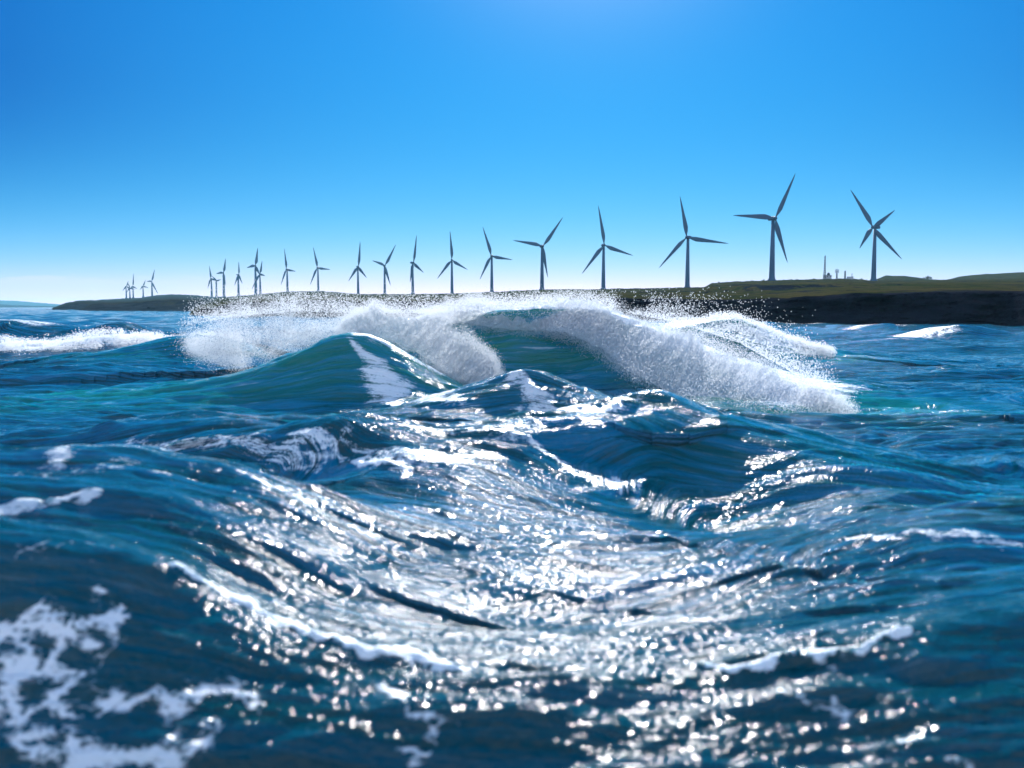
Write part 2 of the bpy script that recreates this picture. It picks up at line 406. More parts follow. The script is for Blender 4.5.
wmat = bpy.data.materials.new('sea_water'); wmat.use_nodes = True
Nn, Ll, put, m, vmul, vadd, noise, mr, mixc, at_, bump = noden(wmat.node_tree)
P = Nn['Principled BSDF']; OUT = Nn['Material Output']
geo = Nn.new('ShaderNodeNewGeometry'); pos = geo.outputs['Position']
fl = at_('flow', True); fm = at_('foam'); ae = at_('aer')
distn = Nn.new('ShaderNodeVectorMath'); distn.operation = 'LENGTH'; Ll.new(pos, distn.inputs[0]); dl = distn.outputs['Value']
# ripple heights: streaks drawn out along the crests, plus small isotropic chop
str1 = noise(vmul(fl, (.16, 1.7, 1)), 1.5, 5, .62)
str2 = noise(vmul(fl, (.7, 6, 1)), 2.2, 4, .6)
chop = noise(pos, 7.5, 1.6, .5)
glit = noise(vmul(pos, (1, 1.0, 1)), 10, 1.6, .5)
chopf = noise(vmul(pos, (1, 1.4, 1)), 1.1, 5, .62)
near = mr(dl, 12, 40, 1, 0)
b1 = bump(str1, mr(dl, 9, 22, .55, 1.0), .26)
b2 = bump(str2, mr(dl, 9, 22, .35, 1.0), .06, b1)
b3 = bump(chop, m('MULTIPLY_ADD', near, .65, .35), mr(dl, 9.5, 13, .060, .032), b2)
b3 = bump(glit, mr(dl, 11, 18, 0.0, 1.0), .010, b3)
b4 = bump(chopf, mr(dl, 30, 120, .0, .6), .5, b3)
# foam pattern
warp = noise(pos, 1.6, 3, .5, True)
wv = vadd(pos, vmul(warp, (.55, .55, 0)))
vo = Nn.new('ShaderNodeTexVoronoi'); vo.feature = 'DISTANCE_TO_EDGE'; vo.inputs['Scale'].default_value = 2.1; Ll.new(wv, vo.inputs['Vector'])
vo2 = Nn.new('ShaderNodeTexVoronoi'); vo2.feature = 'DISTANCE_TO_EDGE'; vo2.inputs['Scale'].default_value = 8; Ll.new(wv, vo2.inputs['Vector'])
lace = m('SUBTRACT', 1, m('MULTIPLY', vo.outputs[0], 2.6), clamp=True)
lace2 = m('SUBTRACT', 1, m('MULTIPLY', vo2.outputs[0], 2.6), clamp=True)
cloud = noise(pos, 1.3, 6, .62); fine = noise(vmul(fl, (.6, 2.6, 1)), 3.0, 6, .7)
pat = m('ADD', m('ADD', m('MULTIPLY', lace, .36), m('MULTIPLY', lace2, .14)), m('ADD', m('MULTIPLY', cloud, .34), m('MULTIPLY', fine, .40)))
th = m('SUBTRACT', 1.28, m('MULTIPLY', fm, .88))
fd = noise(vmul(fl, (1.4, 4, 1)), 6.0, 5, .75)
pat = m('ADD', pat, m('MULTIPLY', m('SUBTRACT', fd, .5), .45))
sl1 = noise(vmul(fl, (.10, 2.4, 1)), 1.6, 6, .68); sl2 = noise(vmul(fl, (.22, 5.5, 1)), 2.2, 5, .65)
spat = m('MULTIPLY_ADD', m('SUBTRACT', m('ADD', m('MULTIPLY', sl1, .5), m('ADD', m('MULTIPLY', fd, .25), m('MULTIPLY', sl2, .25))), .5), 2.6, .62)
bl = m('MAXIMUM', m('MULTIPLY', mr(ae, .05, .5), .8), mr(dl, 12, 19, 0, .55))
pat = m('ADD', m('MULTIPLY', pat, m('SUBTRACT', 1.0, bl)), m('MULTIPLY', spat, bl))
ff = m('MULTIPLY', mr(m('SUBTRACT', pat, th), -.07, .12), mr(fm, .03, .2))
ff = m('MULTIPLY', ff, .93)
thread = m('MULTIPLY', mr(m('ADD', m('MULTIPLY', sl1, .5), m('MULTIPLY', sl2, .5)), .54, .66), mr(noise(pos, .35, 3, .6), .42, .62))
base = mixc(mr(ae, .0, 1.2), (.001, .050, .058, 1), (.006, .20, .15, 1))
base = mixc(m('MULTIPLY', mr(sl1, .40, .62), mr(dl, 11, 18, .14, .58)), base, (.008, .22, .42, 1))  # azure streaks painted in to stand for reflected sky, weaker near the camera
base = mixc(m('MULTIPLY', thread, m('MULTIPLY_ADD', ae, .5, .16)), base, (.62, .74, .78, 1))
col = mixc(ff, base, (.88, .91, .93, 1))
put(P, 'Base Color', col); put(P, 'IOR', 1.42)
put(P, 'Roughness', mixc(ff, mixc(mr(dl, 9, 22), (.075, .075, .075, 1), (.058, .058, .058, 1)), (.6, .6, .6, 1)))
bfoam = bump(m('ADD', pat, noise(pos, 22, 4, .6)), m('MULTIPLY', ff, .6), .04, b4)
Ll.new(bfoam, P.inputs['Normal'])
put(P, 'Subsurface Weight', m('SUBTRACT', 1.0, ff)); P.subsurface_method = 'RANDOM_WALK'
put(P, 'Subsurface Radius', (.06, .7, .85)); put(P, 'Subsurface Scale', mr(ae, .1, 1, .35, 1.0, 'LINEAR'))

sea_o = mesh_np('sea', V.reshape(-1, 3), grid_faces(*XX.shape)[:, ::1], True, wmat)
attr(sea_o, 'foam', foam); attr(sea_o, 'aer', aer)
attr(sea_o, 'flow', np.stack([XX, flow * 0.85 + YY * 0.15, XX * 0], -1), 'FLOAT_VECTOR')
tag(sea_o, kind='structure', label='deep blue sea with tall swells and sun glitter')

# ------------------------------------------------------------------ spray
sm, Nn, Ll = mat('white_spray')
P = Nn['Principled BSDF']; P.inputs['Base Color'].default_value = (.97, .98, .99, 1); P.inputs['Roughness'].default_value = .5
tr = Nn.new('ShaderNodeBsdfTranslucent'); tr.inputs[0].default_value = (.97, .98, .99, 1)
mx = Nn.new('ShaderNodeMixShader'); mx.inputs[0].default_value = .85
Ll.new(P.outputs[0], mx.inputs[1]); Ll.new(tr.outputs[0], mx.inputs[2]); 
tp = Nn.new('ShaderNodeBsdfTransparent'); mx2 = Nn.new('ShaderNodeMixShader'); mx2.inputs[0].default_value = .5
Ll.new(mx.outputs[0], mx2.inputs[1]); Ll.new(tp.outputs[0], mx2.inputs[2]); Ll.new(mx2.outputs[0], Nn['Material Output'].inputs[0])
OV = np.array([(1,0,0),(-1,0,0),(0,1,0),(0,-1,0),(0,0,1),(0,0,-1)], float)
OF = np.array([(0,2,4),(2,1,4),(1,3,4),(3,0,4),(2,0,5),(1,2,5),(3,1,5),(0,3,5)])
def droplets(name, P3, rad, label):
    n = len(P3)
    Vd = P3[:, None, :] + OV[None] * rad[:, None, None] * rng.uniform(.8, 1.2, (n, 6, 1))
    Fd = OF[None] + (np.arange(n) * 6)[:, None, None]
    o = mesh_np(name, Vd.reshape(-1, 3), Fd.reshape(-1, 3), True, sm)
    return tag(o, label, 'spray', None, 'stuff')
def poly(pts, t):
    p = np.array(pts, float); s = np.linspace(0, 1, len(p))
    return [np.interp(t, s, p[:, i]) for i in range(p.shape[1])]
def sheet(top, bot, n, pw=1.0, thick=.5, jit=2.0, streak=(40, 5, .0), keep=.45, r=(.012, .035), wob=26.):
    t = rng.random(n); s = rng.random(n) ** pw
    a = poly(top, t); b = poly(bot, t)
    st = fbm(t * streak[0] + streak[2] * s * streak[0], s * streak[1], 3)
    lift = (fbm(t * streak[0] * .35 + 3, t * 0 + 1, 4, .6) - .5) * wob
    k = rng.random(n) < sstep(keep - .12, keep + .14, st + .12 * (1 - s))
    t, s, lift = t[k], s[k], lift[k]; a = [q[k] for q in a]; b = [q[k] for q in b]
    px = a[0] + (b[0] - a[0]) * s + rng.normal(0, jit, len(s)); py = a[1] + lift * (1 - s) + (b[1] - a[1]) * s + rng.normal(0, jit, len(s)) - np.abs(rng.normal(0, jit, len(s))) * (s < .25)
    Yd = a[2] + (b[2] - a[2]) * s + rng.normal(0, thick, len(s))
    x, y, z = at(px, py, Yd)
    return np.stack([x, y, z], -1), r[0] + (r[1] - r[0]) * rng.random(len(s)) ** 2.5
cm = bpy.data.materials.new('falling_water'); cm.use_nodes = True
Nn, Ll, put, m, vmul, vadd, noise, mr, mixc, at_, bump = noden(cm.node_tree)
P = Nn['Principled BSDF']; put(P, 'Base Color', (.95, .97, .99, 1)); put(P, 'Roughness', .5)
tsv = at_('ts', True)
stn = noise(vmul(tsv, (1, .28, 1)), 1.4, 6, .68); st2 = noise(vmul(tsv, (1, .6, 1)), 5, 5, .7)
bn = bump(m('ADD', stn, m('MULTIPLY', st2, .5)), 1.0, .16); Ll.new(bn, P.inputs['Normal'])
trn = Nn.new('ShaderNodeBsdfTranslucent'); put(trn, 0, (.95, .97, .99, 1)); Ll.new(bn, trn.inputs['Normal'])
mxa = Nn.new('ShaderNodeMixShader'); put(mxa, 0, .75); Ll.new(P.outputs[0], mxa.inputs[1]); Ll.new(trn.outputs[0], mxa.inputs[2])
al = m('MULTIPLY', mr(m('ADD', m('ADD', m('MULTIPLY', stn, .65), m('MULTIPLY', st2, .35)), at_('cover')), .62, 1.02), .93)
tpn = Nn.new('ShaderNodeBsdfTransparent'); mxb = Nn.new('ShaderNodeMixShader'); Ll.new(al, mxb.inputs[0]); Ll.new(tpn.outputs[0], mxb.inputs[1]); Ll.new(mxa.outputs[0], mxb.inputs[2])
Ll.new(mxb.outputs[0], Nn['Material Output'].inputs[0])
def curtain(top, bot, nt_, ns_, bulge, cover, label, wob=26., streak=34, skew=.25, off=0.0):
    t, s_ = np.meshgrid(np.linspace(0, 1, nt_), np.linspace(0, 1, ns_), indexing='ij')
    a = poly(top, t); b = poly(bot, t)
    lift = (fbm(t * streak * .35 + 3, t * 0 + 1, 4, .6) - .5) * wob
    px_ = a[0] + (b[0] - a[0]) * s_; py_ = a[1] + lift * (1 - s_) + (b[1] - a[1]) * s_
    Yd = a[2] + (b[2] - a[2]) * s_ - bulge * np.sin(math.pi * np.clip(s_, 0, 1)) * (fbm((t + skew * s_ * .3) * streak, s_ * 1.6, 4, .6) * 1.6) + off
    x, y, z = at(px_, py_, Yd)
    o = mesh_np('falling_water', np.stack([x, y, z], -1).reshape(-1, 3), grid_faces(nt_, ns_), True, cm)
    dx = np.cumsum(np.hypot(np.gradient(x[:, 0]), np.gradient(y[:, 0])))[:, None] + 0 * s_
    attr(o, 'ts', np.stack([dx + s_ * skew * 6, s_ * 6, 0 * s_], -1), 'FLOAT_VECTOR')
    e = np.minimum(np.minimum(s_ / .22, 1), (1 - s_) / .18); e = np.minimum(e, np.minimum(t / .06, (1 - t) / .10))
    attr(o, 'cover', cover - .75 * (1 - np.clip(e, 0, 1)) ** 1.5)
    return tag(o, label, None, None, 'stuff')
def cat(*parts):
    return np.concatenate([p[0] for p in parts]), np.concatenate([p[1] for p in parts])
topA = [(330,327,44),(355,312,45),(380,308,45),(410,311,45),(440,318,45),(465,330,44.5),(485,350,44),(503,374,43)]
botA = [(350,334,43),(375,339,43),(395,345,43),(415,356,43),(435,372,42.5),(455,390,42),(480,392,41.5),(505,384,42)]
topB = [(395,322,50),(440,308,50),(480,304,50),(520,303,49.5),(560,301,49),(600,305,48),(640,314,47),(680,326,46),(720,342,44),(760,362,42),(800,384,40),(830,398,38.5),(856,412,37.5)]
botB = [(415,332,49),(455,326,49),(490,328,48.5),(530,330,47.5),(565,336,46),(600,352,44.5),(635,380,42),(675,402,39.5),(715,412,38.5),(755,417,37.5),(795,420,37),(830,421,36.8),(856,420,36.8)]
P3, rd = cat(sheet(topB, botB, 170000, 1.0, .6, 3.0, (34, 2.2, .25), .42, (.006, .020)),
             sheet(topB, botB, 70000, .35, .5, 4.5, (50, 3, .2), .5, (.010, .030)))
MB = lambda pts, dy, dY: [(a, b + dy, c + dY) for a, b, c in pts]
curtain(MB(topB, -13, 1), MB(topB, 16, .4), 300, 24, .5, .13, 'soft mist blowing off the crest of the largest breaker', 26)
curtain(MB(topA, -10, 1), MB(topA, 18, .4), 200, 24, .5, .12, 'soft mist blowing off the shoulder of the peaked wave', 26, 22, .5)
capT = [(425,312,50.5),(460,302,50.5),(500,300,50.5),(540,300,50.3),(580,302,50),(620,308,49)]
capB = [(425,326,50),(460,326,50),(500,332,49.5),(540,336,49),(580,338,48),(620,345,47)]
curtain(MB(capT, 0, -1.6), MB(capB, 0, -2.2), 260, 30, .4, .46, 'white veil of water along the top of the largest breaker', 14, 20, .3)
Q3, qd = sheet([(a, b, c - 1.6) for a, b, c in capT], [(a, b, c - 2.2) for a, b, c in capB], 70000, .8, .5, 2.5, (20, 3, .3), .42, (.006, .020), 14)
droplets('sea_spray', Q3, qd, 'fine spray along the top of the largest breaker')
curtain(topB, botB, 500, 60, .55, .60, 'torn white sheet of water falling from the lip of the largest breaker')
droplets('sea_spray', P3, rd, 'white curtain of water thrown forward by the largest breaker in the middle of the sea')
P3, rd = cat(sheet(topA, botA, 130000, 1.0, .5, 2.5, (22, 2.0, .5), .42, (.006, .020)))
curtain(topA, botA, 260, 60, .5, .46, 'torn white sheet of water falling right of the green peaked wave', 26, 22, .5)
droplets('sea_spray', P3, rd, 'white water pouring off the right shoulder of the green peaked wave')
topC = [(185,338,52),(215,322,50),(235,312,48),(265,306,48),(300,308,48),(335,312,48),(372,314,47)]
botC = [(190,352,50),(222,362,46),(245,368,46),(275,362,46),(305,350,46),(335,338,46),(372,330,46)]
P3, rd = cat(sheet(topC, botC, 130000, .75, .7, 4, (9, 4, .3), .40, (.006, .019)), sheet(topC, botC, 14000, 1.4, .9, 8, (9, 4, .3), .40, (.012, .026)))
curtain(topC, botC, 240, 50, .6, .22, 'thin veil of white water behind the left slope of the peaked wave', 26, 9, .3)
droplets('sea_spray', P3, rd, 'loose plume of spray standing behind the left slope of the peaked wave')
topD = [(640,330,76),(665,324,76),(700,319,76),(735,317,76),(760,324,75),(785,336,74),(810,347,72),(834,354,71)]
botD = [(640,352,72),(670,352,72),(700,340,73),(728,328,74),(755,336,73),(780,349,72),(805,356,70),(834,358,70)]
P3, rd = cat(sheet(topD, botD, 60000, .9, .6, 1.6, (14, 2, .3), .40, (.02, .05), 10), sheet([(600,330,60),(660,330,60),(720,350,58),(760,372,56)], [(600,345,58),(660,355,58),(720,365,56),(760,385,54)], 30000, 1, 1, 6, (9, 3, .2), .5, (.012, .03)))
curtain(topD, botD, 240, 40, .8, .42, 'white sheet of water spilling from the small breaker on the right', 10, 14, .3)
droplets('sea_spray', P3, rd, 'small white breaker spilling right behind the largest wave')
topM = [(-60,344,76),(0,341,76),(60,340,76),(120,333,77),(150,336,76),(200,338,75),(240,336,72)]
botM = [(-60,352,73),(0,351,73),(60,350,73),(120,346,74),(150,346,73),(200,347,72),(240,352,70)]
P3, rd = sheet(topM, botM, 60000, .8, .8, 1.5, (30, 2, .0), .45, (.02, .05), 12)
droplets('sea_spray', P3, rd, 'long line of white surf left of the breakers under the far headland')
# loose drops flying over the breakers
n = 34000
t = rng.random(n); px = 190 + t * 640 + rng.normal(0, 6, n)
up = rng.exponential(1.0, n)
crest = np.interp(px, [180,230,300,380,440,500,560,620,680,740,800,860], [322,312,306,308,308,304,302,306,318,338,372,402])
amp_ = np.interp(px, [180,240,320,440,560,660,760,860], [8,13,12,10,10,12,13,8])
py = crest - up * amp_ + 5
Yd = np.interp(px, [180,400,560,700,860], [48,47,49,45,38]) + rng.normal(0, 1.6, n)
k = (py > 282 + 14 * rng.random(n)) & (rng.random(n) < sstep(.15, .55, fbm(px * .03, py * .05, 3)))
x, y, z = at(px, py, Yd)
droplets('flying_drops', np.stack([x, y, z], -1)[k], rng.uniform(.010, .026, n)[k], 'loose drops of water flying above the breaking crests')

# ------------------------------------------------------------------ land
def land_mat(name, rock, grass, dry):
    mm = bpy.data.materials.new(name); mm.use_nodes = True
    Nn, Ll, put, m, vmul, vadd, noise, mr, mixc, at_, bump = noden(mm.node_tree)
    P = Nn['Principled BSDF']; g = Nn.new('ShaderNodeNewGeometry'); pos = g.outputs['Position']
    n1 = noise(pos, .05, 6, .6); n2 = noise(vmul(pos, (.4, .4, 3)), .12, 6, .65); n3 = noise(pos, .6, 5, .6)
    gr = mixc(mr(m('ADD', m('MULTIPLY', n1, .6), m('MULTIPLY', n3, .4)), .38, .6), grass, dry)
    rk = mixc(mr(n2, .35, .65), rock, tuple(c * 2.0 for c in rock[:3]) + (1,))
    n4 = noise(vmul(pos, (.5, .12, 1)), .09, 6, .7)
    gmask = m('ADD', at_('grass'), m('ADD', m('MULTIPLY', m('SUBTRACT', n3, .5), 1.2), m('MULTIPLY', m('SUBTRACT', n4, .56), 4.0)))
    put(P, 'Base Color', mixc(mr(gmask, .4, .6), rk, gr)); put(P, 'Roughness', .95); put(P, 'Specular IOR Level', 0.0)
    Ll.new(bump(m('ADD', n2, n3), .8, 2.0), P.inputs['Normal'])
    return mm
rock = (.009, .010, .014, 1)
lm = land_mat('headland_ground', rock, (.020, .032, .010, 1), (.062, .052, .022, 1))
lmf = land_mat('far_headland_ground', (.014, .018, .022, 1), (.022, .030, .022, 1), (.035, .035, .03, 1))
def land(name, px, rows, sub, rough, m_, label, rockrows=2, hn=.35):
    """rows: list of (pixel y array, depth array); consecutive rows are joined by ramps cut into sub steps"""
    pys, Ds, gs = [], [], []
    for i in range(len(rows) - 1):
        for s in np.linspace(0, 1, sub[i], endpoint=False):
            pys.append(rows[i][0] * (1 - s) + rows[i + 1][0] * s); Ds.append(rows[i][1] * (1 - s) + rows[i + 1][1] * s)
            gs.append(np.full(len(px), 1.0 if i >= rockrows else (0.0 if i < rockrows - 1 else s * .6)))
    pys.append(rows[-1][0]); Ds.append(rows[-1][1]); gs.append(np.ones(len(px)))
    PYs, DD, GG = np.array(pys), np.array(Ds), np.array(gs)
    PXs = np.broadcast_to(px, PYs.shape)
    X, Y, Z = at(PXs, PYs, DD)
    cl = 1 - GG
    nz = fbm(X * .09 + 5, Z * .35 + Y * .02, 5, .6) - .5
    Y = Y + nz * rough * cl * 2
    Z = Z + (fbm(X * .05, Y * .05, 5) - .5) * hn * (DD / 300) ** .6 * 2
    o = mesh_np(name, np.stack([X, Y, Z], -1).reshape(-1, 3), grid_faces(*X.shape), True, m_)
    attr(o, 'grass', GG)
    tag(o, label, None, None, 'structure')
    return o, X, Y, Z
px = np.arange(184, 1240, 1.2)
I = lambda xs, ys: np.interp(px, xs, ys)
edge = fbm(px * .045, px * 0 + 3, 4) - .5
Yc = I([184,300,500,700,850,1024,1240], [440,400,330,268,225,199,190]) + (fbm(px * .02, px * 0, 3) - .5) * 14
basepy = 307 + H * F / Yc
ridge = I([184,190,215,250,290,320,358,413,451,492,542,603,687,704,712,740,772,800,850,872,900,950,1024,1240], [317,305,298,295,291.5,291,294,294,293.5,292,289.5,289,287.5,287,283,281.5,280.5,279.5,278.5,280.5,280.5,280,279,277])
ridgeD = I([184,212,240,260,288,318,358,385,413,452,492,542,603,687,772,872,1024,1240], [3200,3200,3000,2800,2600,2450,2150,2100,1900,1760,1640,1370,1350,1180,975,1100,1100,1100])
ctop = I([184,200,240,300,400,500,600,700,790,850,930,1024,1240], [317.5,309,303,300,301,300,298,298.5,297.5,293,291.5,290.5,289]) + edge * 2.2
ctop = np.minimum(ctop, basepy - 1); 
scb = I([184,560,690,706,760,830,900,1240], [0,0,0,3,3.5,2,1,.5])
mid = ctop * .35 + ridge * .65
back = I([184,860,874,886,905,930,945,960,985,1024,1240], [6,6,0,-5,-4.5,-1,0,-3.5,-5.5,-7,-8])
ridge_keep = ridge.copy()
rows = [(basepy + 3, Yc - 2), (basepy + 0.5, Yc), (ctop + 1.2, Yc * 1.03 + 2), (ctop, Yc * 1.06 + 3), (mid + scb, Yc * 1.25 + .25 * (ridgeD - Yc)), (mid + scb * 0 - scb * .3, Yc * 1.25 + .27 * (ridgeD - Yc)), (ridge, ridgeD), (ridge + 1.5 + 0 * back, ridgeD * 1.15), (ridge + back, ridgeD * 1.6), (ridge + back + 14, ridgeD * 2.2)]
o, LX, LY, LZ = land('headland', px, rows, [2, 34, 4, 20, 6, 24, 5, 8, 6], 5.0, lm, 'dark cliffed headland with grassy top running behind the waves', 3)
px = np.arange(78, 330, 1.0)
edge = fbm(px * .06, px * 0 + 8, 4) - .5
Yb = 983 + 0 * px + (fbm(px * .03, px * 0, 3) - .5) * 60
rid = I([78,86,92,100,118,140,158,172,186,200,212,240,260,330], [312,305,301,299.5,298.8,297.6,295.2,294.2,294.6,295.6,296.8,297.5,298,300])
bpy_ = 307 + H * F / Yb
topy = np.minimum(rid + (bpy_ - rid) * .35 + edge * 1.5, bpy_ - .3)
rows = [(bpy_ + 1, Yb - 5), (bpy_, Yb), (topy, Yb * 1.1), (rid, Yb * 0 + 3900), (rid + 6, Yb * 0 + 5200)]
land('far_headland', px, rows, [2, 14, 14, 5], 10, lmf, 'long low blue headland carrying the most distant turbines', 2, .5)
px = np.arange(46, 108, 1.0)
rid = I([46,52,60,68,76,84,96,108], [311,308,305,302.5,301,300.3,300.5,301])
Yb = 1320 + 0 * px; bpy_ = 307 + H * F / Yb
rows = [(bpy_ + 1, Yb - 5), (bpy_, Yb), (np.minimum(rid + 2, bpy_ - .2), Yb * 1.1), (rid, Yb * 0 + 3000), (rid + 6, Yb * 0 + 4200)]
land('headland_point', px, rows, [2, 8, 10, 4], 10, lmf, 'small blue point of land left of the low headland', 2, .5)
for ys, D, x0, x1, nm in (([301.5,301,302,303.5,305,307.4], 9000, -260, 82, 'distant_hills'), ([298,298,298.6,299.6,301,307.3], 15000, -300, 96, 'distant_hills')):
    px = np.arange(x0, x1, 1.5); s = np.linspace(x0, x1, len(ys)); s[1] = max(s[1], -20); s = np.sort(s)
    rid = np.interp(px, s, ys) + (fbm(px * .04, px * 0 + D, 3) - .5) * .6
    b = 307 + H * F / D
    rows = [(px * 0 + b + .3, px * 0 + D), (px * 0 + b - .3, px * 0 + D + 50), (rid, px * 0 + D * 1.15), (rid + 5, px * 0 + D * 1.4)]
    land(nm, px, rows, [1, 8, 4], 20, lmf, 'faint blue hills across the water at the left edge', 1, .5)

def ground_z(x, y):
    """height of the headland's mesh under a point"""
    i = np.argmin((LX - x) ** 2 + (LY - y) ** 2); return float(LZ.ravel()[i])

# ------------------------------------------------------------------ turbines
tm, Nn, Ll = mat('turbine_backlit'); P = Nn['Principled BSDF']
tn = Nn.new('ShaderNodeTexNoise'); tn.inputs['Scale'].default_value = .4; tn.inputs['Detail'].default_value = 5
cr = Nn.new('ShaderNodeValToRGB'); cr.color_ramp.elements[0].color = (.02, .055, .12, 1); cr.color_ramp.elements[1].color = (.035, .08, .16, 1)  # pale paint turned dark navy: the backlit shade is put into the colour
tco = Nn.new('ShaderNodeTexCoord'); Ll.new(tco.outputs['Object'], tn.inputs['Vector']); Ll.new(tn.outputs[0], cr.inputs[0]); Ll.new(cr.outputs[0], P.inputs['Base Color'])
P.inputs['Roughness'].default_value = .6
def revolve(prof, seg=24, axis='z'):
    a = np.linspace(0, 2 * math.pi, seg, endpoint=False)
    Vv = np.array([(r * math.cos(t), r * math.sin(t), z) for r, z in prof for t in a])
    Fv = [(i * seg + j, i * seg + (j + 1) % seg, (i + 1) * seg + (j + 1) % seg, (i + 1) * seg + j) for i in range(len(prof) - 1) for j in range(seg)]
    if axis == 'y': Vv = Vv[:, [0, 2, 1]] * [1, -1, 1]
    return Vv, np.array(Fv)
def tower_mesh(h, r):
    return revolve([(0.01, -4), (r * 1.75, -4), (r * 1.75, .5), (r * 1.2, 2.2), (r * 1.08, 4), (r, h * .2), (r * .62, h - 1.2), (r * .62, h - 1.2), (.01, h - 1.1)])
def blade_mesh(Lr, ch):
    """blade from the root (z=0) to the tip (z=Lr), chord along x, thickness along y, twisted"""
    st = [(0, .30, .30), (.05, .32, .30), (.12, .70, .24), (.22, 1.0, .18), (.35, .90, .13), (.55, .64, .09), (.75, .42, .06), (.9, .25, .04), (1, .06, .02)]
    seg = 14; Vv = []
    for f, c, t in st:
        tw = R(16 * (1 - f) ** 2)
        for j in range(seg):
            a = 2 * math.pi * j / seg
            x = c * ch * .5 * math.cos(a) + (c - .3) * ch * .18; y = t * ch * .5 * math.sin(a) * (1 - .5 * (math.cos(a) < 0))
            Vv.append((x * math.cos(tw) - y * math.sin(tw), x * math.sin(tw) + y * math.cos(tw), f * Lr))
    Fv = [(i * seg + j, i * seg + (j + 1) % seg, (i + 1) * seg + (j + 1) % seg, (i + 1) * seg + j) for i in range(len(st) - 1) for j in range(seg)]
    return np.array(Vv), np.array(Fv)
def box_mesh(x0, x1, y0, y1, z0, z1, bev=.12):
    # nacelle: rounded long box along y built from rounded sections
    Vv = []; seg = 16; n = 0
    ys = [y0, y0 + .06 * (y1 - y0), y0 + .3 * (y1 - y0), y1 - .1 * (y1 - y0), y1]; sc_ = [.75, .95, 1, .95, .7]
    for y, s in zip(ys, sc_):
        for j in range(seg):
            a = 2 * math.pi * (j + .5) / seg; c, q = math.cos(a), math.sin(a)
            k = 1 / (abs(c) ** 4 + abs(q) ** 4) ** .25
            Vv.append(((x0 + x1) / 2 + (x1 - x0) / 2 * c * k * s, y, (z0 + z1) / 2 + (z1 - z0) / 2 * q * k * s))
    Fv = [(i * seg + j, i * seg + (j + 1) % seg, (i + 1) * seg + (j + 1) % seg, (i + 1) * seg + j) for i in range(4) for j in range(seg)]
    Vv = np.array(Vv); c0 = len(Vv); Vv = np.vstack([Vv, [((x0 + x1) / 2, y0, (z0 + z1) / 2), ((x0 + x1) / 2, y1, (z0 + z1) / 2)]])
    Fv += [(c0, (j + 1) % seg, j, c0) for j in range(seg)]
    Fv = [f for f in Fv]
    T = []
    for f in Fv:
        if f[0] == f[3]: T.append((f[0], f[1], f[2]))
        else: T += [(f[0], f[1], f[2]), (f[0], f[2], f[3])]
    T += [(c0 + 1, 4 * seg + j, 4 * seg + (j + 1) % seg) for j in range(seg)]
    return Vv, np.array(T)
HUBH = 60.0
